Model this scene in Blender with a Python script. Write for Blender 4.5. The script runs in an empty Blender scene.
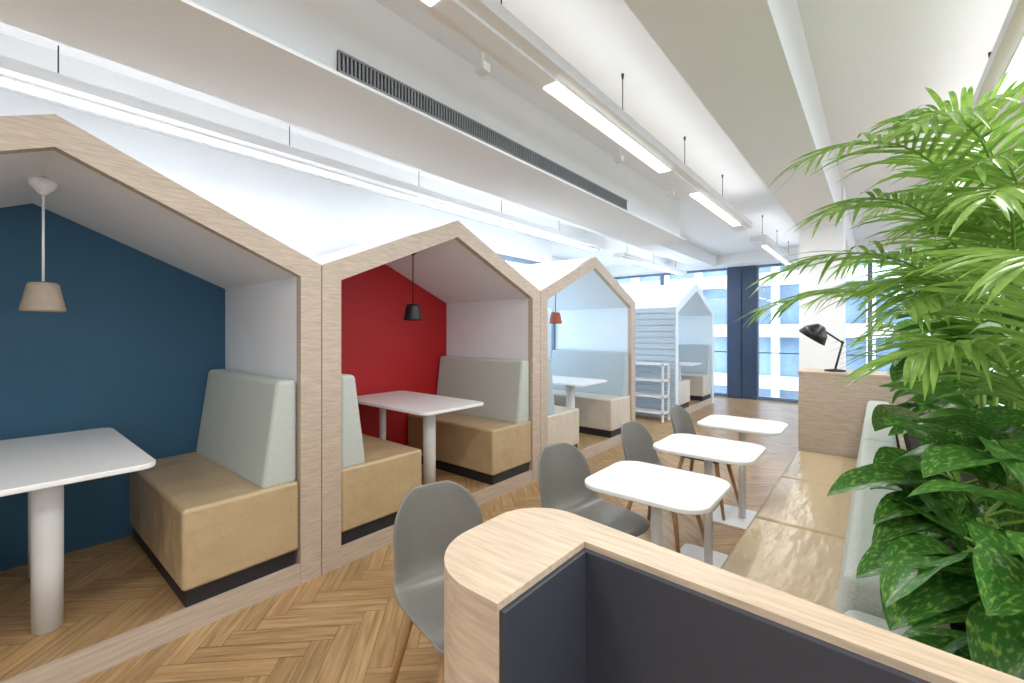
import bpy, bmesh, math, random
from mathutils import Vector, Matrix
random.seed(7)
S = bpy.context.scene
S.view_settings.view_transform = 'Standard'

# ------------------------------------------------------------ materials
def lin(c):
    c = c/255.0
    return c/12.92 if c <= 0.04045 else ((c+0.055)/1.055)**2.4
def col(r, g, b, k=1.0):
    return (lin(r)*k, lin(g)*k, lin(b)*k, 1.0)

def base_mat(name):
    m = bpy.data.materials.new(name); m.use_nodes = True
    nt = m.node_tree
    return m, nt, nt.nodes['Principled BSDF']

def noisy(name, c, rough=0.5, var=0.06, scale=(8, 8, 8), nscale=1.0, bump=0.0, detail=4, metal=0.0, spec=0.5, dist=0.01):
    m, nt, bs = base_mat(name)
    tc = nt.nodes.new('ShaderNodeTexCoord')
    mp = nt.nodes.new('ShaderNodeMapping'); mp.inputs['Scale'].default_value = scale
    nz = nt.nodes.new('ShaderNodeTexNoise'); nz.inputs['Scale'].default_value = nscale; nz.inputs['Detail'].default_value = detail
    cr = nt.nodes.new('ShaderNodeValToRGB')
    cr.color_ramp.elements[0].position = 0.3; cr.color_ramp.elements[1].position = 0.7
    cr.color_ramp.elements[0].color = tuple(min(1, x*(1-var)) for x in c[:3])+(1,)
    cr.color_ramp.elements[1].color = tuple(min(1, x*(1+var)) for x in c[:3])+(1,)
    L = nt.links
    L.new(tc.outputs['Object'], mp.inputs['Vector']); L.new(mp.outputs[0], nz.inputs['Vector'])
    L.new(nz.outputs['Fac'], cr.inputs['Fac']); L.new(cr.outputs['Color'], bs.inputs['Base Color'])
    bs.inputs['Roughness'].default_value = rough
    bs.inputs['Metallic'].default_value = metal
    bs.inputs['Specular IOR Level'].default_value = spec
    if bump > 0:
        b = nt.nodes.new('ShaderNodeBump'); b.inputs['Strength'].default_value = bump; b.inputs['Distance'].default_value = dist
        L.new(nz.outputs['Fac'], b.inputs['Height']); L.new(b.outputs['Normal'], bs.inputs['Normal'])
    return m

WHITE = noisy('white_paint', col(238, 240, 242), 0.7, 0.01, (3, 3, 3))
CEIL = noisy('ceiling_paint', col(236, 238, 240), 0.8, 0.01, (3, 3, 3))
BEAMW = noisy('beam_paint', col(233, 235, 236), 0.7, 0.01, (3, 3, 3))
PALE = noisy('pale_blue_paint', col(226, 238, 247), 0.6, 0.01, (3, 3, 3))
SLAT = noisy('grey_blue_slat', col(186, 202, 214), 0.55, 0.03, (3, 3, 30))
BLUE = noisy('blue_wall_paint', col(40, 84, 110), 0.65, 0.03, (3, 3, 3))
RED = noisy('red_wall_paint', col(176, 12, 20), 0.6, 0.03, (3, 3, 3))
INNER = noisy('booth_inner_white', col(232, 234, 238), 0.6, 0.02, (4, 4, 4))
WC = col(190, 173, 155)
WOODZ = noisy('washed_oak_vertical', WC, 0.45, 0.17, (14, 14, 150), 1.0, 0.08)
WOODX = noisy('washed_oak_crosswise', col(196, 176, 152), 0.45, 0.17, (12, 130, 130), 1.0, 0.08)
WOODY = noisy('washed_oak_lengthwise', WC, 0.45, 0.14, (80, 5, 80), 1.0, 0.08)
LEGW = noisy('oak_leg', col(182, 140, 94), 0.45, 0.12, (60, 60, 6))
LEATH = noisy('tan_leather', col(186, 163, 127), 0.28, 0.04, (5, 5, 5), 1.2, 0.6, 3, dist=0.035)
LEATHP = noisy('pale_beige_leather', col(206, 196, 180), 0.32, 0.04, (5, 5, 5), 1.2, 0.5, 3, dist=0.03)
LEATHS = noisy('tan_leather_glossy', col(194, 172, 138), 0.28, 0.03, (9, 3, 9), 1.3, 0.45, 3, dist=0.03)
SAGE = noisy('sage_fabric', col(188, 194, 187), 0.9, 0.10, (160, 160, 160), 1.0, 0.2)
SAGEB = noisy('grey_blue_fabric', col(176, 188, 194), 0.9, 0.10, (160, 160, 160), 1.0, 0.2)
LAM = noisy('white_laminate', col(236, 236, 236), 0.35, 0.01, (3, 3, 3))
WMET = noisy('white_metal', col(236, 236, 236), 0.4, 0.01, (3, 3, 3))
CHAIR = noisy('grey_plastic', col(122, 120, 115), 0.33, 0.03, (10, 10, 10))
NAVY = noisy('navy_panel', col(56, 59, 69), 0.5, 0.05, (60, 60, 60))
DARK = noisy('dark_plinth', col(34, 34, 40), 0.5, 0.05)
BLACK = noisy('black_metal', col(18, 18, 20), 0.35, 0.05)
FRAMEB = noisy('dark_blue_window_frame', col(60, 76, 102), 0.35, 0.04)
FRAMEL = noisy('slim_window_frame', col(110, 128, 150), 0.35, 0.04)
BEIGE = noisy('beige_shade', col(160, 146, 130), 0.6, 0.06, (30, 30, 30))
RUST = noisy('rust_shade', col(170, 90, 60), 0.6, 0.05)
SOIL = noisy('potting_soil', col(52, 38, 28), 0.95, 0.3, (60, 60, 60), 1.0, 0.6)
GRILLE = noisy('grey_grille', col(140, 142, 144), 0.5, 0.04)
STEM = noisy('plant_stem', col(120, 160, 60), 0.5, 0.12, (30, 30, 30))
OUTW = noisy('facade_white', col(236, 242, 250), 0.7, 0.02)
OUTG = noisy('facade_glass', col(116, 140, 162), 0.25, 0.3, (0.8, 0.8, 0.8))
STREET = noisy('street_paving', col(160, 168, 176), 0.9, 0.06)

def emis(name, c, s):
    m, nt, bs = base_mat(name)
    bs.inputs['Base Color'].default_value = c
    bs.inputs['Emission Color'].default_value = c
    bs.inputs['Emission Strength'].default_value = s
    return m
LED = emis('led_diffuser', (1, 0.99, 0.97, 1), 2.5)

def glass_mat():
    m = bpy.data.materials.new('window_glass'); m.use_nodes = True
    nt = m.node_tree; nt.nodes.clear()
    o = nt.nodes.new('ShaderNodeOutputMaterial'); t = nt.nodes.new('ShaderNodeBsdfTransparent')
    t.inputs['Color'].default_value = (0.95, 0.98, 1, 1)
    g = nt.nodes.new('ShaderNodeBsdfGlossy'); g.inputs['Roughness'].default_value = 0.02
    mx = nt.nodes.new('ShaderNodeMixShader'); mx.inputs[0].default_value = 0.05
    nt.links.new(t.outputs[0], mx.inputs[1]); nt.links.new(g.outputs[0], mx.inputs[2]); nt.links.new(mx.outputs[0], o.inputs[0])
    return m
GLASS = glass_mat()

def floor_mat():
    m, nt, bs = base_mat('oak_herringbone')
    L = nt.links
    uv = nt.nodes.new('ShaderNodeUVMap'); uv.uv_map = 'UVMap'
    mp = nt.nodes.new('ShaderNodeMapping'); mp.inputs['Scale'].default_value = (2.0, 30, 1)
    nz = nt.nodes.new('ShaderNodeTexNoise'); nz.inputs['Scale'].default_value = 1.5; nz.inputs['Detail'].default_value = 7
    nz.inputs['Distortion'].default_value = 0.6
    cr = nt.nodes.new('ShaderNodeValToRGB')
    cr.color_ramp.elements[0].position = 0.25; cr.color_ramp.elements[1].position = 0.7
    cr.color_ramp.elements[0].color = col(144, 110, 72)
    cr.color_ramp.elements[1].color = col(196, 163, 118)
    at = nt.nodes.new('ShaderNodeAttribute'); at.attribute_name = 'tone'
    mx = nt.nodes.new('ShaderNodeMix'); mx.data_type = 'RGBA'; mx.blend_type = 'MULTIPLY'; mx.inputs[0].default_value = 1.0
    L.new(uv.outputs[0], mp.inputs[0]); L.new(mp.outputs[0], nz.inputs['Vector']); L.new(nz.outputs['Fac'], cr.inputs[0])
    L.new(cr.outputs[0], mx.inputs[6]); L.new(at.outputs['Color'], mx.inputs[7]); L.new(mx.outputs[2], bs.inputs['Base Color'])
    bs.inputs['Roughness'].default_value = 0.33
    return m
FLOOR = floor_mat()
FGAP = noisy('floor_gap', col(118, 88, 58), 0.7)

def leaf_mat(name, dark, light, ramp=(0.42, 0.62), nsc=14, tr_=0.35):
    m, nt, bs = base_mat(name)
    L = nt.links
    uv = nt.nodes.new('ShaderNodeUVMap'); uv.uv_map = 'UVMap'
    nz = nt.nodes.new('ShaderNodeTexNoise'); nz.inputs['Scale'].default_value = nsc; nz.inputs['Detail'].default_value = 3
    cr = nt.nodes.new('ShaderNodeValToRGB')
    cr.color_ramp.elements[0].position = ramp[0]; cr.color_ramp.elements[1].position = ramp[1]
    cr.color_ramp.elements[0].color = dark; cr.color_ramp.elements[1].color = light
    L.new(uv.outputs[0], nz.inputs['Vector']); L.new(nz.outputs['Fac'], cr.inputs[0])
    L.new(cr.outputs[0], bs.inputs['Base Color'])
    bs.inputs['Roughness'].default_value = 0.3
    tr = nt.nodes.new('ShaderNodeBsdfTranslucent'); L.new(cr.outputs[0], tr.inputs['Color'])
    mx = nt.nodes.new('ShaderNodeMixShader'); mx.inputs[0].default_value = tr_
    out = nt.nodes['Material Output']
    L.new(bs.outputs[0], mx.inputs[1]); L.new(tr.outputs[0], mx.inputs[2]); L.new(mx.outputs[0], out.inputs['Surface'])
    return m
PALM = leaf_mat('palm_leaf', col(92, 138, 52), col(160, 194, 98), (0.3, 0.7), 3, 0.38)
BROAD = leaf_mat('variegated_leaf', col(58, 112, 44), col(160, 196, 96), (0.50, 0.78), 24)
BROAD2 = leaf_mat('green_leaf', col(56, 110, 42), col(110, 162, 62), (0.3, 0.7), 4)

# ------------------------------------------------------------ geometry helpers
def grp(name, loc=(0, 0, 0), rz=0.0):
    e = bpy.data.objects.new(name, None); e.empty_display_size = 0.1
    e.location = loc; e.rotation_euler = (0, 0, rz)
    S.collection.objects.link(e); return e

def mk(name, verts, faces, mat, parent=None, smooth=False, bevel=0, seg=3, loc=None):
    me = bpy.data.meshes.new(name); me.from_pydata([tuple(v) for v in verts], [], faces); 
    bm = bmesh.new(); bm.from_mesh(me); bmesh.ops.recalc_face_normals(bm, faces=bm.faces); bm.to_mesh(me); bm.free()
    me.materials.append(mat)
    o = bpy.data.objects.new(name, me); S.collection.objects.link(o)
    if parent: o.parent = parent
    if loc: o.location = loc
    if smooth or bevel:
        for p in me.polygons: p.use_smooth = True
    if bevel:
        b = o.modifiers.new('bevel', 'BEVEL'); b.width = bevel; b.segments = seg; b.limit_method = 'ANGLE'; b.angle_limit = math.radians(40)
        b.harden_normals = True
    return o

def boxvf(x0, x1, y0, y1, z0, z1):
    v = [(x0, y0, z0), (x1, y0, z0), (x1, y1, z0), (x0, y1, z0), (x0, y0, z1), (x1, y0, z1), (x1, y1, z1), (x0, y1, z1)]
    f = [(0, 3, 2, 1), (4, 5, 6, 7), (0, 1, 5, 4), (1, 2, 6, 5), (2, 3, 7, 6), (3, 0, 4, 7)]
    return v, f
def box(name, x0, x1, y0, y1, z0, z1, mat, parent=None, bevel=0, seg=3):
    v, f = boxvf(x0, x1, y0, y1, z0, z1)
    return mk(name, v, f, mat, parent, bevel=bevel, seg=seg)
def boxes(name, lst, mat, parent=None, bevel=0):
    V = []; F = []
    for b in lst:
        v, f = boxvf(*b); n = len(V); V += v; F += [tuple(i+n for i in q) for q in f]
    return mk(name, V, F, mat, parent, bevel=bevel, seg=1 if bevel else 3)
def to3(axis, p, a):
    if axis == 'X': return (a, p[0], p[1])
    if axis == 'Y': return (p[0], a, p[1])
    return (p[0], p[1], a)
def prism(name, pts, axis, a, b, mat, parent=None, bevel=0, seg=3, smooth=False):
    n = len(pts)
    V = [to3(axis, p, a) for p in pts]+[to3(axis, p, b) for p in pts]
    F = [tuple(range(n)), tuple(range(2*n-1, n-1, -1))]+[(i, (i+1) % n, n+(i+1) % n, n+i) for i in range(n)]
    return mk(name, V, F, mat, parent, bevel=bevel, seg=seg, smooth=smooth)
def ring(name, outer, inner, axis, a, b, mat, parent=None):
    n = len(outer); V = []
    for p in outer: V.append(to3(axis, p, a))
    for p in inner: V.append(to3(axis, p, a))
    for p in outer: V.append(to3(axis, p, b))
    for p in inner: V.append(to3(axis, p, b))
    F = []
    for i in range(n-1):
        o0, o1, i0, i1 = i, i+1, n+i, n+i+1
        F += [(o0, o1, i1, i0), (2*n+o0, 2*n+i0, 2*n+i1, 2*n+o1), (o0, 2*n+o0, 2*n+o1, o1), (i0, i1, 2*n+i1, 2*n+i0)]
    F += [(0, n, 3*n, 2*n), (n-1, 3*n-1, 4*n-1, 2*n-1)]
    return mk(name, V, F, mat, parent)
def tube(name, p0, p1, r0, r1, mat, parent=None, seg=16):
    p0 = Vector(p0); p1 = Vector(p1); d = (p1-p0).normalized()
    a = Vector((1, 0, 0)) if abs(d.x) < 0.8 else Vector((0, 1, 0))
    u = d.cross(a).normalized(); w = d.cross(u)
    V = []
    for p, r in ((p0, r0), (p1, r1)):
        for i in range(seg):
            t = 2*math.pi*i/seg; V.append(p+(u*math.cos(t)+w*math.sin(t))*r)
    F = [(i, (i+1) % seg, seg+(i+1) % seg, seg+i) for i in range(seg)]+[tuple(range(seg)), tuple(range(2*seg-1, seg-1, -1))]
    o = mk(name, V, F, mat, parent)
    for p in o.data.polygons: p.use_smooth = len(p.vertices) == 4
    return o
def lathe(name, prof, mat, parent=None, seg=32, mtx=None):
    V = []
    for r, z in prof:
        for i in range(seg):
            t = 2*math.pi*i/seg; V.append(Vector((r*math.cos(t), r*math.sin(t), z)))
    if mtx: V = [mtx @ v for v in V]
    F = []
    for k in range(len(prof)-1):
        for i in range(seg):
            F.append((k*seg+i, k*seg+(i+1) % seg, (k+1)*seg+(i+1) % seg, (k+1)*seg+i))
    return mk(name, V, F, mat, parent, smooth=True)
def rrect(x0, x1, y0, y1, r, n=8):
    P = []
    for cx, cy, a0 in ((x1-r, y1-r, 0), (x0+r, y1-r, 90), (x0+r, y0+r, 180), (x1-r, y0+r, 270)):
        for i in range(n+1):
            a = math.radians(a0+90*i/n); P.append((cx+r*math.cos(a), cy+r*math.sin(a)))
    return P

def herringbone(name, x0, x1, y0, y1, z, W=0.1, n=5, parent=None, thick=0.0):
    bm = bmesh.new(); uvl = bm.loops.layers.uv.new('UVMap'); cl = bm.loops.layers.float_color.new('tone')
    c, s = math.cos(math.pi/4), math.sin(math.pi/4)
    cx, cy = (x0+x1)/2, (y0+y1)/2
    R = int(math.hypot(x1-x0, y1-y0)/2/W)+2*n+2
    rnd = random.Random(3)
    def add(gx, gy, lx, ly, vert):
        g = 0.0013
        pts = [(gx*W+g, gy*W+g), ((gx+lx)*W-g, gy*W+g), ((gx+lx)*W-g, (gy+ly)*W-g), (gx*W+g, (gy+ly)*W-g)]
        P = [(cx+p[0]*c-p[1]*s, cy+p[0]*s+p[1]*c) for p in pts]
        if max(p[0] for p in P) < x0 or min(p[0] for p in P) > x1 or max(p[1] for p in P) < y0 or min(p[1] for p in P) > y1: return
        vs = [bm.verts.new((p[0], p[1], z)) for p in P]
        f = bm.faces.new(vs)
        t = rnd.uniform(0.84, 1.10); tint = rnd.uniform(-0.02, 0.03)
        ou, ov = rnd.uniform(0, 50), rnd.uniform(0, 50)
        for lp, q in zip(f.loops, pts):
            u, v = (q[1], q[0]) if vert else (q[0], q[1])
            lp[uvl].uv = (u+ou, v+ov); lp[cl] = (t+tint, t, t-tint, 1)
    for gy in range(-R, R+1):
        for gx in range(-R, R+1):
            if (gx-gy) % (2*n) == 0: add(gx, gy, n, 1, False)
            if (gx-gy) % (2*n) == 2*n-1: add(gx, gy, 1, n, True)
    for co, no in (((x0, 0, 0), (-1, 0, 0)), ((x1, 0, 0), (1, 0, 0)), ((0, y0, 0), (0, -1, 0)), ((0, y1, 0), (0, 1, 0))):
        bmesh.ops.bisect_plane(bm, geom=bm.verts[:]+bm.edges[:]+bm.faces[:], plane_co=co, plane_no=no, clear_outer=True)
    v, f = boxvf(x0, x1, y0, y1, z-max(thick, 0.02), z-0.0015)
    bv = [bm.verts.new(q) for q in v]
    for q in f:
        ff = bm.faces.new([bv[i] for i in q]); ff.material_index = 1
        for lp in ff.loops: lp[cl] = (0.5, 0.5, 0.5, 1)
    me = bpy.data.meshes.new(name); bm.to_mesh(me); bm.free()
    me.materials.append(FLOOR); me.materials.append(FGAP)
    o = bpy.data.objects.new(name, me); S.collection.objects.link(o)
    if parent: o.parent = parent
    return o

# ------------------------------------------------------------ room shell
XL, XR, YB, YF, ZC = -3.95, 5.0, -4.0, 10.5, 3.05
XL2 = -5.4
herringbone('floor', XL2, XR, YB, YF, 0.0, 0.1, 5, thick=0.1)
box('ceiling', XL2-0.1, XR+0.1, YB-0.1, YF+0.1, ZC, ZC+0.1, CEIL)
boxes('wall_left', [(XL-0.1, XL, YB, 3.6, 0, ZC), (XL-0.1, XL, 3.6, 5.6, 0, 0.6), (XL-0.1, XL, 3.6, 5.6, 2.5, ZC), (XL-0.1, XL, 5.6, 5.75, 0, ZC),
                    (XL2, XL-0.1, 5.65, 5.75, 0, ZC),
                    (XL2-0.1, XL2, 5.65, 6.2, 0, ZC), (XL2-0.1, XL2, 6.2, 9.8, 0, 0.6), (XL2-0.1, XL2, 6.2, 9.8, 2.6, ZC), (XL2-0.1, XL2, 9.8, YF, 0, ZC)], WHITE)
box('wall_back', XL, XR, YB-0.1, YB, 0, ZC, WHITE)
boxes('wall_right', [(XR, XR+0.1, YB, YF, 0, 0.5), (XR, XR+0.1, YB, YF, 2.7, ZC), (XR, XR+0.1, YB, -3, 0.5, 2.7), (XR, XR+0.1, -0.4, 0.4, 0.5, 2.7),
      (XR, XR+0.1, 3.3, 4.0, 0.5, 2.7), (XR, XR+0.1, 7, 7.6, 0.5, 2.7), (XR, XR+0.1, 10, YF, 0.5, 2.7)], WHITE)
box('trim_window_head', XL2, XR, YF-0.55, YF, 2.84, ZC, WHITE)
box('column', -0.69, -0.28, 6.0, 6.45, 0, ZC, WHITE)
box('ceiling_beam', -0.69, -0.30, YB, 6.0, 2.62, ZC, BEAMW)
box('ceiling_beam', -0.69, -0.30, 6.45, 9.95, 2.62, ZC, BEAMW)
box('ceiling_beam', -2.98, -2.62, YB, 9.95, 2.80, ZC, BEAMW)
box('ceiling_beam', 1.6, 2.0, YB, 9.95, 2.62, ZC, BEAMW)
box('ceiling_beam', XL, -3.62, YB, 9.95, 2.86, ZC, BEAMW)
boxes('baseboard_left', [(XL2, XL2+0.015, 5.76, YF, 0, 0.1)], WHITE)

def window(name, x0, x1):
    g = grp(name, ((x0+x1)/2, YF, 0)); w = (x1-x0)/2
    boxes('frame', [(-w, w, -0.03, 0.07, 0, 0.07), (-w, w, -0.03, 0.07, 2.79, 2.84), (-w, -w+0.035, -0.03, 0.07, 0.07, 2.79), (w-0.035, w, -0.03, 0.07, 0.07, 2.79),
                    (-w+0.035, w-0.035, -0.02, 0.06, 0.98, 1.005)], FRAMEL, g)
    box('pane', -w+0.035, w-0.035, 0.015, 0.025, 0.07, 2.79, GLASS, g)
edges = [(-5.4, -4.0), (-4.0, -2.51), (-1.96, -1.05), (-1.05, -0.1), (-0.1, 0.75), (1.3, 2.3), (2.3, 3.3), (3.8, 5.0)]
for i, (a, b) in enumerate(edges): window('window_%d' % (i+1), a, b)
boxes('trim_window_pillar', [(-2.51, -2.25, YF-0.10, YF+0.1, 0, 2.84), (-2.24, -1.96, YF-0.06, YF+0.1, 0, 2.84), (0.75, 1.3, YF-0.06, YF+0.1, 0, 2.84), (3.3, 3.8, YF-0.06, YF+0.1, 0, 2.84)], FRAMEB)
box('wall_window_head', XL2, XR, YF, YF+0.1, 2.84, ZC, WHITE)
k = 9
for (xw, a, b, zl, zh) in ((XR+0.05, -3, -0.4, .5, 2.7), (XR+0.05, 0.4, 3.3, .5, 2.7), (XR+0.05, 4.0, 7, .5, 2.7), (XR+0.05, 7.6, 10, .5, 2.7), (XL-0.05, 3.6, 5.6, .6, 2.5), (XL2-0.05, 6.2, 9.8, .6, 2.6)):  # right-wall windows are out of view, added to let sky light in
    g = grp('window_%d' % k, (xw, (a+b)/2, 0)); w = (b-a)/2; k += 1
    boxes('frame', [(-0.04, 0.04, -w, w, zl, zl+.06), (-0.04, 0.04, -w, w, zh-.06, zh), (-0.04, 0.04, -w, -w+0.06, zl+.06, zh-.06), (-0.04, 0.04, w-0.06, w, zl+.06, zh-.06), (-0.04, 0.04, -0.03, 0.03, zl+.06, zh-.06)], FRAMEL, g)
    box('pane', -0.005, 0.005, -w+0.06, w-0.06, zl+.06, zh-.06, GLASS, g)
g = grp('office_building_facade', (0, 17, 0))
box('body', -14, 12, 0.3, 2, -4, 12, OUTG, g)
L = []
for i in range(22):
    x = -14+i*1.25; L.append((x, x+0.22, 0, 0.31, -4, 12))
for j in range(9):
    z = -4+j*1.75; L.append((-14, 12, -0.05, 0.31, z, z+0.42))
boxes('frame_grid', L, OUTW, g)
box('street_ground', -20, 20, 10.75, 17, -4.1, -4, STREET)

# ------------------------------------------------------------ ceiling services
def area(name, parent, loc, sx, sy, power, up=False, c=(1, 0.99, 0.98)):
    l = bpy.data.lights.new(name, 'AREA'); l.shape = 'RECTANGLE'; l.size = sx; l.size_y = sy; l.energy = power; l.color = c
    o = bpy.data.objects.new(name, l); S.collection.objects.link(o); o.parent = parent; o.location = loc
    if up: o.rotation_euler = (math.pi, 0, 0)
    return o
def linear_light(x, y0, y1, segs, w=0.2, power=17, upp=3.0, z=2.66, dw=0.13):
    g = grp('linear_ceiling_light', (x, 0, 0))
    box('housing', -w/2, w/2, y0, y1, z, z+0.06, WMET, g, bevel=0.004, seg=1)
    box('spine', -w*0.2, w*0.2, y0, y1, z-0.015, z, WMET, g)
    for a, b in segs:
        box('diffuser', -w*dw*1.2, w*dw*1.2, a, b, z-0.022, z-0.014, LED, g)
        area('lamp', g, (0, (a+b)/2, z-0.03), w*0.5, b-a, power)
    if upp: area('ceiling_fill', g, (0, (y0+y1)/2, z+0.075), w*0.8, y1-y0-0.2, upp*len(segs), True)  # added upward light that brightens the ceiling, no emitter modelled
    yy = y0+0.3
    while yy < y1:
        tube('wire', (0, yy, z+0.06), (0, yy, ZC), 0.003, 0.003, DARK, g, 6)
        tube('wire_cap', (0, yy, z+0.06), (0, yy, z+0.09), 0.009, 0.006, DARK, g, 8)
        tube('wire_rose', (0, yy, ZC-0.03), (0, yy, ZC), 0.006, 0.009, DARK, g, 8)
        yy += 1.15
linear_light(-3.22, -3.5, 5.9, [(-2.6, -0.8), (-0.4, 1.9), (2.5, 4.2), (4.4, 5.8)], 0.24, 13, 2.2)  # first segment lies behind the camera, added as fill
linear_light(-1.22, -3.5, 5.75, [(-2.8, -1.3), (-0.45, 1.05), (1.76, 3.26), (3.95, 5.45)], 0.2, dw=0.17)  # rearmost segment is out of view, added fill light
linear_light(0.50, -3.5, 5.75, [(-2.8, -1.3), (-0.3, 1.2), (1.76, 3.26), (3.95, 5.45)], 0.2, dw=0.17)  # here too the segment behind the camera is added fill
linear_light(3.2, -3.5, 8, [(-2.8, -0.8), (0, 2), (3, 5), (6, 7.8)], 0.2, 22)  # whole luminaire is unseen, added as fill for the room
linear_light(-1.22, 6.6, 9.6, [(7, 9.2)], 0.2)
linear_light(-3.22, 6.6, 9.6, [(7, 9.2)], 0.2)

g = grp('air_conditioning_bulkhead', (0, 0, 0))
box('casing', -2.42, -1.87, -3.9, 5.5, 2.56, ZC, BEAMW, g)
L = [( -1.868, -1.852, 1.02, 3.98, 2.61, 2.62), (-1.868, -1.852, 1.02, 3.98, 2.70, 2.71)]
yy = 1.02
while yy < 3.98:
    L.append((-1.868, -1.854, yy, yy+0.009, 2.62, 2.70)); yy += 0.02
boxes('grille_fins', L, GRILLE, g)
box('grille_back', -1.87, -1.862, 1.02, 3.98, 2.61, 2.71, DARK, g)
box('lower_lip', -1.87, -1.80, -3.9, 5.5, 2.56, 2.575, BEAMW, g)
for yy in (1.75, 3.4, 4.6):
    s = grp('ceiling_sensor', (-1.66, yy, 0))
    box('body', -0.035, 0.035, -0.03, 0.03, 2.86, 2.91, WMET, s, bevel=0.008)
    tube('stem', (0, 0, 2.91), (0, 0, ZC), 0.01, 0.01, WMET, s)

# ------------------------------------------------------------ booths
XF, XBK = -2.536, -3.76
def booth(y0, back, inner, frame=WOODZ, slats=False):
    W = 2.196; t = 0.12; E = 1.842; R = 2.32; h = W/2; tp = 0.131
    g = grp('house_shaped_booth', (0, y0, 0))
    out = [(0, 0), (0, E), (h, R), (W, E), (W, 0)]
    ti = (R-E)/h*t
    inn = [(t, 0), (t, E+ti-tp), (h, R-tp), (W-t, E+ti-tp), (W-t, 0)]
    ring('timber_frame', out, inn, 'X', XF-0.055, XF, frame, g)
    ring('side_walls_and_roof', out, inn, 'X', XBK-0.06, XF-0.055, inner, g)
    if back is not None:
        prism('back_wall', inn, 'X', XBK-0.06, XBK, back, g)
    else:
        box('back_parapet', XBK-0.06, XBK, t, W-t, 0, 0.62, inner, g)
        prism('back_glazing', [(t, 0.62), (t, E+ti-tp), (h, R-tp), (W-t, E+ti-tp), (W-t, 0.62)], 'X', XBK-0.035, XBK-0.028, GLASS, g)
        boxes('back_mullions', [(XBK-0.05, XBK-0.01, t, W-t, 0.62, 0.66), (XBK-0.05, XBK-0.01, h-0.02, h+0.02, 0.66, R-tp-0.01),
                                (XBK-0.05, XBK-0.01, t, t+0.04, 0.66, E-0.1), (XBK-0.05, XBK-0.01, W-t-0.04, W-t, 0.66, E-0.1)], FRAMEL, g)
    box('platform_step', XF-0.03, XF-0.004, t, W-t, 0, 0.115, WOODY, g)
    o = herringbone('platform_floor', XBK, XF-0.03, t, W-t, 0.11, 0.1, 5, g, 0.105)
    if slats:
        L = []
        z = 0.05
        while z < 1.8:
            L.append((XBK-0.06, XF, -0.025, -0.002, z, z+0.088)); z += 0.1
        boxes('side_slats', L, SLAT, g)
    return g
booth(-0.91, BLUE, INNER)
booth(1.292, RED, INNER)
booth(3.494, None, PALE)
booth(7.26, None, PALE, PALE, True)

def bench(y0, y1, back_at_high, x0=-3.745, x1=-2.545, lm=LEATH, fm=SAGE):
    z0 = 0.111
    g = grp('upholstered_booth_bench', ((x0+x1)/2, (y0+y1)/2, z0)); w = (x1-x0)/2; d = (y1-y0)/2
    s = 1 if back_at_high else -1
    box('plinth', -w+0.03, w-0.02, -d+0.02, d-0.02, 0, 0.085, DARK, g)
    box('seat_block', -w, w, -d, d, 0.085, 0.48, lm, g, bevel=0.022, seg=5)
    pts = [(s*(d-0.195), 0.465), (s*(d-0.004), 0.465), (s*(d-0.004), 1.06), (s*(d-0.115), 1.06)]
    prism('backrest', pts, 'X', -w, w-0.02, fm, g, bevel=0.028, seg=5)
def booth_table(yc, x0=-3.70, x1=-2.53):
    z = 0.111
    g = grp('booth_table', (0, yc, z))
    prism('table_top', rrect(x0, x1, -0.33, 0.33, 0.07), 'Z', 0.715, 0.74, LAM, g, bevel=0.006, seg=2)
    tube('pedestal', (-2.88, 0, 0), (-2.88, 0, 0.715), 0.052, 0.052, WMET, g, 28)
    tube('wall_leg', (-3.55, 0, 0), (-3.55, 0, 0.715), 0.03, 0.03, WMET, g, 20)
for yc in (0.19, 2.39, 4.59, 8.358):
    lm, fm = (LEATH, SAGE) if yc < 4 else (LEATHP, SAGEB)
    bench(yc+0.42, yc+0.975, True, lm=lm, fm=fm)
    bench(yc-0.975, yc-0.34, False, lm=lm, fm=fm)
    booth_table(yc)

def pendant(yc, m, cordm, x=-3.1):
    g = grp('pendant_lamp', (x, yc, 0))
    lathe('canopy', [(0.0, 2.185), (0.055, 2.18), (0.05, 2.15), (0.015, 2.11), (0.008, 2.105), (0, 2.105)], cordm, g)
    tube('cord', (0, 0, 1.69), (0, 0, 2.11), 0.005, 0.005, cordm, g, 8)
    lathe('shade', [(0.0, 1.685), (0.045, 1.683), (0.056, 1.675), (0.060, 1.655), (0.080, 1.555), (0.078, 1.543), (0.073, 1.545), (0.055, 1.64), (0.0, 1.65)], m, g)
    lathe('bulb', [(0, 1.65), (0.02, 1.64), (0.03, 1.60), (0.02, 1.575), (0, 1.57)], LAM, g, 16)
pendant(0.19, BEIGE, WMET); pendant(2.39, BLACK, BLACK); pendant(4.59, RUST, BLACK); pendant(8.36, BEIGE, WMET)

g = grp('open_shelf_unit', (-3.0, 7.02, 0))
boxes('boards', [(-0.4, 0.4, -0.14, 0.14, z, z+0.025) for z in (0.12, 0.38, 0.64, 0.9)], WMET, g)
boxes('posts', [(x, x+0.03, y, y+0.03, 0, 0.92) for x in (-0.4, 0.37) for y in (-0.14, 0.11)], WMET, g)

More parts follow.
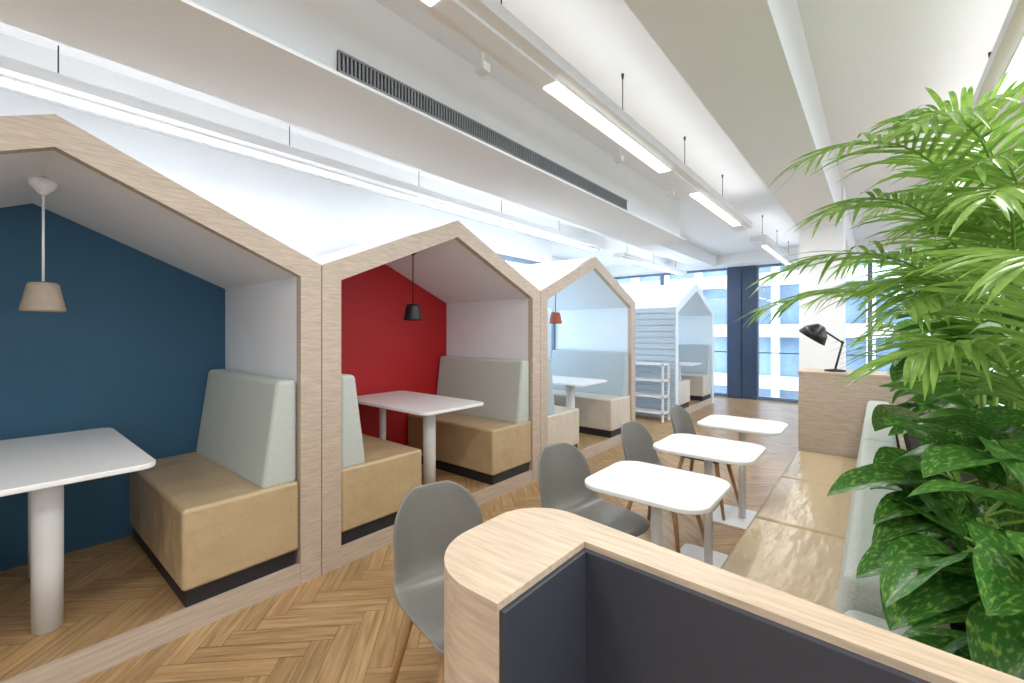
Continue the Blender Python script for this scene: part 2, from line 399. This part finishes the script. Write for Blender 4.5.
# ------------------------------------------------------------ chairs
def catmull(P, n):
    out = []
    for i in range(len(P)-1):
        p0 = P[max(i-1, 0)]; p1 = P[i]; p2 = P[i+1]; p3 = P[min(i+2, len(P)-1)]
        for k in range(n):
            t = k/n
            out.append(tuple(0.5*((2*b)+(c-a)*t+(2*a-5*b+4*c-d)*t*t+(-a+3*b-3*c+d)*t**3) for a, b, c, d in zip(p0, p1, p2, p3)))
    out.append(P[-1]); return out
def chair(x, y, rz=0.0):
    g = grp('shell_chair', (x, y, 0), rz)
    P = [(.235, .425, .195), (.205, .447, .21), (.08, .448, .222), (-.05, .438, .222), (-.135, .450, .218), (-.19, .50, .208), (-.22, .59, .200), (-.245, .69, .195), (-.27, .80, .175)]
    C = catmull(P, 5); n = len(C); m = 14
    V = []; F = []
    for i, (px, pz, pw) in enumerate(C):
        s = i/(n-1)
        a = C[max(i-1, 0)]; b = C[min(i+1, n-1)]
        t = Vector((b[0]-a[0], b[1]-a[1])).normalized(); nx, nz = t.y, -t.x
        e = 1.0
        if s < 0.12: q = (0.12-s)/0.12; e = max(0.55, (1-q**2.6)**(1/2.6)) if q < 1 else 0.55
        if s > 0.76: q = (s-0.76)/0.24; e = max(0.42, (max(0, 1-q**3.0))**(1/2.6))
        bk = min(1, max(0, (s-0.35)/0.25))
        for j in range(m+1):
            u = -1+2*j/m
            lift = (0.035*(1-bk)+0.065*bk)*abs(u*e)**2.2
            V.append((px+nx*lift, u*pw*e, pz+nz*lift))
    for i in range(n-1):
        for j in range(m):
            F.append((i*(m+1)+j, i*(m+1)+j+1, (i+1)*(m+1)+j+1, (i+1)*(m+1)+j))
    o = mk('shell', V, F, CHAIR, g, smooth=True)
    so = o.modifiers.new('sol', 'SOLIDIFY'); so.thickness = 0.012; so.offset = 0
    sb = o.modifiers.new('sub', 'SUBSURF'); sb.levels = 1; sb.render_levels = 1
    box('under_frame', -0.14, 0.15, -0.14, 0.14, 0.408, 0.432, DARK, g, bevel=0.005)
    for k, (sx, sy) in enumerate(((1, 1), (1, -1), (-1, 1), (-1, -1))):
        tube('leg_%d' % (k+1), (0.13*sx, 0.12*sy, 0.425), (0.215*sx, 0.205*sy, 0), 0.018, 0.011, LEGW, g, 14)
chair(-1.21, 1.15, -0.28); chair(-1.17, 2.04, -0.22); chair(-1.11, 2.92, -0.10); chair(-1.10, 3.82, -0.05)

def cafe_table(x, y):
    g = grp('cafe_table', (x, y, 0))
    prism('table_top', rrect(-0.285, 0.285, -0.255, 0.255, 0.11, 10), 'Z', 0.72, 0.742, LAM, g, bevel=0.006, seg=2)
    tube('pedestal', (0, 0, 0.012), (0, 0, 0.72), 0.025, 0.025, WMET, g, 24)
    prism('base_plate', rrect(-0.2, 0.2, -0.2, 0.2, 0.04), 'Z', 0.0, 0.012, WMET, g)
for y in (1.17, 2.03, 2.86, 3.74): cafe_table(-0.80, y)

# ------------------------------------------------------------ banquette
g = grp('banquette_sofa', (0, 0, 0))
box('base', -0.49, 0.07, 0.72, 4.37, 0.0, 0.34, WOODY, g)
ys = [0.72, 1.78, 2.65, 3.50, 4.37]
for i in range(4):
    box('seat_cushion', -0.515, -0.075, ys[i]+0.003, ys[i+1]-0.003, 0.335, 0.455, LEATHS, g, bevel=0.022, seg=4)
def brest(y0, y1, top, m=SAGE):
    prism('backrest', [(-0.12, 0.44), (0.075, 0.44), (0.075, top), (-0.055, top)], 'Y', y0, y1, m, g, bevel=0.025, seg=4)
brest(0.72, 1.20, 0.86); brest(1.21, 2.78, 0.92); brest(2.79, 4.37, 0.92)

zc = 1.11
def arc(cx, cy, r, a0, a1, n=10):
    return [(cx+r*math.cos(math.radians(a0+(a1-a0)*i/n)), cy+r*math.sin(math.radians(a0+(a1-a0)*i/n))) for i in range(n+1)]
outline = [(0.62, 0.577), (0.62, 0.608), (0.0, 0.657)] + arc(-0.445, 0.612, 0.092, 86, 180, 14) + arc(-0.417, 0.53, 0.12, 180, 270, 14) + [(-0.364, 0.410), (-0.364, 0.622)]
g = grp('low_partition_screen', (0, 0, 0))
prism('timber_body', outline, 'Z', 0, zc, WOODX, g)
box('navy_panel_side', -0.364, -0.355, 0.414, 0.612, 0, zc-0.010, NAVY, g)
prism('navy_panel_long', [(-0.364, 0.622), (0.62, 0.577), (0.62, 0.567), (-0.364, 0.612)], 'Z', 0, zc-0.010, NAVY, g)

g = grp('end_cabinet', (0, 0, 0))
box('body', -0.51, 0.30, 4.385, 4.80, 0, 1.095, WOODZ, g)
box('top', -0.515, 0.305, 4.38, 4.805, 1.095, 1.113, WOODX, g)
g = grp('desk_lamp', (-0.27, 4.56, 1.113))
lathe('base', [(0, 0), (0.075, 0), (0.075, 0.012), (0.02, 0.02), (0, 0.02)], BLACK, g)
tube('lower_arm', (0, 0, 0.015), (0.05, 0, 0.24), 0.008, 0.008, BLACK, g)
tube('upper_arm', (0.05, 0, 0.24), (-0.10, -0.03, 0.36), 0.008, 0.008, BLACK, g)
lathe('elbow', [(0, -0.015), (0.015, 0), (0, 0.015)], BLACK, g, 12, Matrix.Translation((0.05, 0, 0.24)))
mt = Matrix.Translation((-0.14, -0.04, 0.31)) @ Matrix.Rotation(math.radians(35), 4, 'Y')
lathe('shade', [(0, 0.09), (0.03, 0.088), (0.05, 0.07), (0.09, 0.03), (0.115, -0.04), (0.11, -0.04), (0.08, 0.02), (0, 0.05)], BLACK, g, 28, mt)

g = grp('planter_box', (0, 0, 0))
boxes('box', [(0.085, 0.105, 0.72, 4.37, 0, 0.90), (0.60, 0.62, 0.72, 4.37, 0, 0.90), (0.105, 0.60, 0.72, 0.74, 0, 0.90), (0.105, 0.60, 4.35, 4.37, 0, 0.90)], WOODZ, g)
box('soil', 0.105, 0.60, 0.74, 4.35, 0.70, 0.86, SOIL, g)

# ------------------------------------------------------------ plants
class PM:
    def __init__(s): s.v = []; s.f = []; s.uv = []; s.mi = []
    def quadstrip(s, rows, uvrows, mi):
        n = len(s.v); w = len(rows[0])
        for r in rows: s.v += [tuple(p) for p in r]
        for i in range(len(rows)-1):
            for j in range(w-1):
                idx = ((i, j), (i, j+1), (i+1, j+1), (i+1, j))
                s.f.append(tuple(n+a*w+b for a, b in idx)); s.uv.append([uvrows[a][b] for a, b in idx]); s.mi.append(mi)
    def stem(s, pts, r0, r1, mi, seg=6):
        n = len(s.v); m = len(pts)
        for i, p in enumerate(pts):
            d = (pts[min(i+1, m-1)]-pts[max(i-1, 0)]).normalized()
            a = Vector((1, 0, 0)) if abs(d.x) < 0.8 else Vector((0, 1, 0))
            u = d.cross(a).normalized(); w = d.cross(u); r = r0+(r1-r0)*i/(m-1)
            for k in range(seg):
                t = 2*math.pi*k/seg; s.v.append(tuple(p+(u*math.cos(t)+w*math.sin(t))*r))
        for i in range(m-1):
            for k in range(seg):
                s.f.append((n+i*seg+k, n+i*seg+(k+1) % seg, n+(i+1)*seg+(k+1) % seg, n+(i+1)*seg+k)); s.uv.append([(0, 0)]*4); s.mi.append(mi)
    def build(s, name, mats, parent=None):
        me = bpy.data.meshes.new(name); me.from_pydata(s.v, [], s.f)
        ul = me.uv_layers.new(name='UVMap'); k = 0
        for p, u, mi in zip(me.polygons, s.uv, s.mi):
            p.material_index = mi; p.use_smooth = True
            for q in u: ul.data[k].uv = q; k += 1
        for m in mats: me.materials.append(m)
        o = bpy.data.objects.new(name, me); S.collection.objects.link(o)
        return o
def bez(p0, p1, p2, t): return p0*(1-t)**2+p1*2*t*(1-t)+p2*t*t
def frond(pm, p0, p1, p2, rnd, pairs=26, ll=0.27, lw=0.0075, start=0.22):
    p0, p1, p2 = Vector(p0), Vector(p1), Vector(p2)
    pts = [bez(p0, p1, p2, i/14) for i in range(15)]
    pm.stem(pts, 0.006, 0.002, 1, 5)
    for i in range(pairs):
        t = start+(1-start)*i/(pairs-1)
        c = bez(p0, p1, p2, t); d = (bez(p0, p1, p2, min(1, t+0.02))-bez(p0, p1, p2, t-0.02)).normalized()
        side = d.cross(Vector((0, 0, 1)))
        if side.length < 0.15: side = Vector((1, 0, 0))
        side.normalize(); up = side.cross(d).normalized()
        q = (t-start)/(1-start)
        ln = ll*(0.55+0.75*math.sin(math.pi*min(1, 0.15+q*0.8)))*rnd.uniform(0.85, 1.1)*(1-0.35*q)
        for sg in (-1, 1):
            di = (side*sg*(1.0-0.45*q)+d*(0.55+0.7*q)+up*rnd.uniform(0.05, 0.35)).normalized()
            droop = rnd.uniform(0.35, 0.85); wdir = di.cross(up).normalized()
            wdir = (wdir+up*rnd.uniform(-0.5, 0.5)).normalized()
            rows = []; uvr = []; ou = rnd.uniform(0, 20)
            for k in range(6):
                s_ = k/5
                pt = c+di*ln*s_ - Vector((0, 0, 1))*droop*ln*s_*s_*0.7
                w = lw*(math.sin(math.pi*min(1, 0.12+0.88*s_)))**0.7+0.0006 if s_ < 1 else 0.0006
                rows.append((pt-wdir*w, pt+up*(-0.25*w), pt+wdir*w)); uvr.append(((ou, s_), (ou+.1, s_), (ou+.2, s_)))
            pm.quadstrip(rows, uvr, 0)
def palm(name, base, fr, seed, nr=10, top=0.35, rad=0.75, azr=(0, 360), hr=(0.2, 0.5)):
    rnd = random.Random(seed); pm = PM(); b = Vector(base)
    cz = b+Vector((0, 0, top))
    for k in range(5):
        o = Vector((rnd.uniform(-.04, .04), rnd.uniform(-.04, .04), 0))
        pm.stem([b+o, b+o*1.6+Vector((0, 0, top*0.5)), cz+o*2], 0.014, 0.008, 1, 8)
    for (p1, p2) in fr: frond(pm, cz, p1, p2, rnd)
    for k in range(nr):
        a = math.radians(rnd.uniform(*azr)); h = rnd.uniform(*hr); r = rnd.uniform(0.6, 1)*rad
        dv = Vector((math.cos(a), math.sin(a), 0))
        frond(pm, cz, cz+dv*r*0.4+Vector((0, 0, h)), cz+dv*r+Vector((0, 0, h*rnd.uniform(0.1, 0.75))), rnd, 22, 0.2)
    return pm.build(name, [PALM, STEM])
palm('areca_palm', (0.36, 2.3, 0.86), [
    ((0.26, 2.15, 2.30), (-0.16, 1.62, 1.98)),
    ((0.20, 2.10, 2.06), (-0.12, 1.72, 1.83)),
    ((0.14, 2.15, 1.90), (-0.25, 1.80, 1.66)),
    ((0.10, 2.35, 1.76), (-0.36, 2.05, 1.54)),
    ((0.34, 2.10, 2.28), (0.08, 1.58, 2.00)),
    ((0.20, 2.00, 1.75), (0.06, 1.55, 1.52)),
    ((0.34, 2.00, 2.0), (0.20, 1.50, 1.76)),
    ((0.40, 2.20, 2.28), (0.08, 1.95, 2.16)),
    ((0.36, 2.10, 1.9), (0.10, 1.75, 1.76)),
    ((0.40, 2.10, 2.1), (0.20, 1.65, 1.88)),
], 5, nr=5, top=0.4, rad=0.5, azr=(-60, 120))
palm('areca_palm', (0.40, 3.3, 0.86), [((0.2, 3.2, 1.9), (-0.25, 2.9, 1.62)), ((0.25, 3.1, 2.0), (-0.10, 2.7, 1.78)), ((0.30, 3.1, 2.3), (0.02, 2.8, 2.05)), ((0.35, 3.1, 2.5), (0.12, 2.7, 2.25))], 9, nr=8, top=0.35, rad=0.5)
palm('areca_palm', (0.34, 1.55, 0.86), [((0.22, 1.5, 1.5), (0.06, 1.25, 1.40)), ((0.3, 1.5, 1.70), (0.2, 1.1, 1.56)), ((0.25, 1.7, 1.66), (0.04, 1.6, 1.58))], 12, nr=3, top=0.25, rad=0.35, azr=(-40, 100), hr=(.15, .35))

def broadleaf(pm, root, az, el, ln, wd, rnd, mi=0, pet=0.12, droop=None):
    root = Vector(root)
    d0 = Vector((math.cos(az)*math.cos(el), math.sin(az)*math.cos(el), math.sin(el)))
    e = root+d0*pet
    pm.stem([root, root+d0*pet*0.5+Vector((0, 0, 0.01)), e], 0.004, 0.003, 1, 5)
    side = Vector((-math.sin(az), math.cos(az), 0)); roll = rnd.uniform(-0.5, 0.5)
    if droop is None: droop = rnd.uniform(0.6, 1.5)
    rows = []; uvr = []; N = 12; p = e.copy(); ou = rnd.uniform(0, 30)
    cur = el
    for k in range(N+1):
        s_ = k/N
        d = Vector((math.cos(az)*math.cos(cur), math.sin(az)*math.cos(cur), math.sin(cur)))
        up = Vector((-math.cos(az)*math.sin(cur), -math.sin(az)*math.sin(cur), math.cos(cur)))
        sd = (side*math.cos(roll)+up*math.sin(roll)); u2 = (up*math.cos(roll)-side*math.sin(roll))
        w = wd*(math.sin(math.pi*s_**0.8)**0.85)*0.5+0.0008 if 0 < s_ < 1 else 0.0008
        wav = 0.06*w*math.sin(s_*14+ou)
        rows.append([p-sd*w+u2*(w*0.30+wav), p-sd*w*0.5+u2*w*0.2, p, p+sd*w*0.5+u2*w*0.2, p+sd*w+u2*(w*0.30-wav)])
        uvr.append([(ou+q*wd*3, ou+s_*ln*3) for q in (-1, -.5, 0, .5, 1)])
        p = p+d*ln/N; cur -= droop/N
    pm.quadstrip(rows, uvr, mi)
def leafy(name, base, n, seed, mats, h=(0.1, 0.5), ln=(0.2, 0.3), wr=0.38, spread=0.06, xmin=0.06, extra=()):
    rnd = random.Random(seed); pm = PM(); b = Vector(base)
    stems = []
    for k in range(4):
        o = Vector((rnd.uniform(-spread, spread), rnd.uniform(-spread, spread), 0))
        t = b+o*2+Vector((0, 0, h[1])); stems.append((b+o, t)); pm.stem([b+o, b+o*1.3+Vector((0, 0, h[1]*0.5)), t], 0.009, 0.005, 1, 7)
    for k in range(n):
        s0, s1 = stems[k % 4]; q = rnd.uniform(h[0]/h[1], 1); r = s0.lerp(s1, q)
        az = k*2.4+rnd.uniform(-0.4, 0.4); l = rnd.uniform(*ln); pt = rnd.uniform(0.04, 0.13)
        el = rnd.uniform(0.1, 0.9)*(0.5+q*0.6)
        reach = r.x+math.cos(az)*(l*0.85+pt)
        if reach < xmin:
            c_ = (xmin-r.x)/(l*0.85+pt); c_ = max(-0.9, min(0.9, c_))
            az = math.acos(c_)*(1 if math.sin(az) > 0 else -1)
        broadleaf(pm, r, az, el, l, l*wr*rnd.uniform(0.85, 1.15), rnd, 0, pt)
    for (rt, tip, wd) in extra:
        rt = Vector(rt); tip = Vector(tip); v = tip-rt; L_ = v.length
        pm.stem([b, (b+rt)/2+Vector((0, 0, 0.02)), rt], 0.005, 0.004, 1, 6)
        broadleaf(pm, rt, math.atan2(v.y, v.x), math.asin(v.z/L_)+0.35, L_*0.9, wd, rnd, 0, L_*0.12, 0.75)
    return pm.build(name, mats)
leafy('dieffenbachia_plant', (0.22, 1.08, 0.86), 52, 21, [BROAD, STEM], (0.01, 0.26), (0.17, 0.24), 0.42, xmin=0.02, extra=[
    ((0.15, 1.20, 1.02), (-0.03, 1.06, 0.97), 0.095), ((0.17, 1.05, 1.02), (0.04, 0.88, 1.0), 0.095), ((0.2, 1.0, 1.08), (0.10, 0.76, 1.10), 0.10), ((0.22, 0.95, 1.14), (0.14, 0.72, 1.17), 0.10)])
leafy('dieffenbachia_plant', (0.24, 1.42, 0.86), 56, 22, [BROAD, STEM], (0.02, 0.34), (0.18, 0.27), 0.4, xmin=0.0, extra=[
    ((0.14, 1.32, 1.12), (-0.085, 1.18, 1.075), 0.105), ((0.2, 1.38, 1.2), (0.03, 1.25, 1.24), 0.10), ((0.2, 1.2, 1.2), (0.06, 1.02, 1.19), 0.10)])
leafy('rubber_plant', (0.28, 1.9, 0.86), 50, 23, [BROAD2, STEM], (0.05, 0.5), (0.18, 0.26), xmin=0.0)
leafy('dieffenbachia_plant', (0.32, 2.7, 0.86), 46, 24, [BROAD, STEM], (0.05, 0.55), (0.2, 0.28))
leafy('rubber_plant', (0.32, 3.8, 0.86), 46, 25, [BROAD2, STEM], (0.05, 0.45), (0.2, 0.28))

# ------------------------------------------------------------ world + camera
w = bpy.data.worlds.new('World'); S.world = w; w.use_nodes = True
nt = w.node_tree; bg = nt.nodes['Background']
bg.inputs['Color'].default_value = (0.84, 0.92, 1.0, 1); bg.inputs['Strength'].default_value = 4.8

cd = bpy.data.cameras.new('camera'); cam = bpy.data.objects.new('camera', cd); S.collection.objects.link(cam)
cam.location = (0, 0, 1.45); cam.rotation_euler = (math.pi/2, 0, math.radians(39.68))
cd.sensor_width = 36; cd.lens = 36*440/1024; cd.shift_y = -10.5/1024; cd.clip_start = 0.02
S.camera = cam
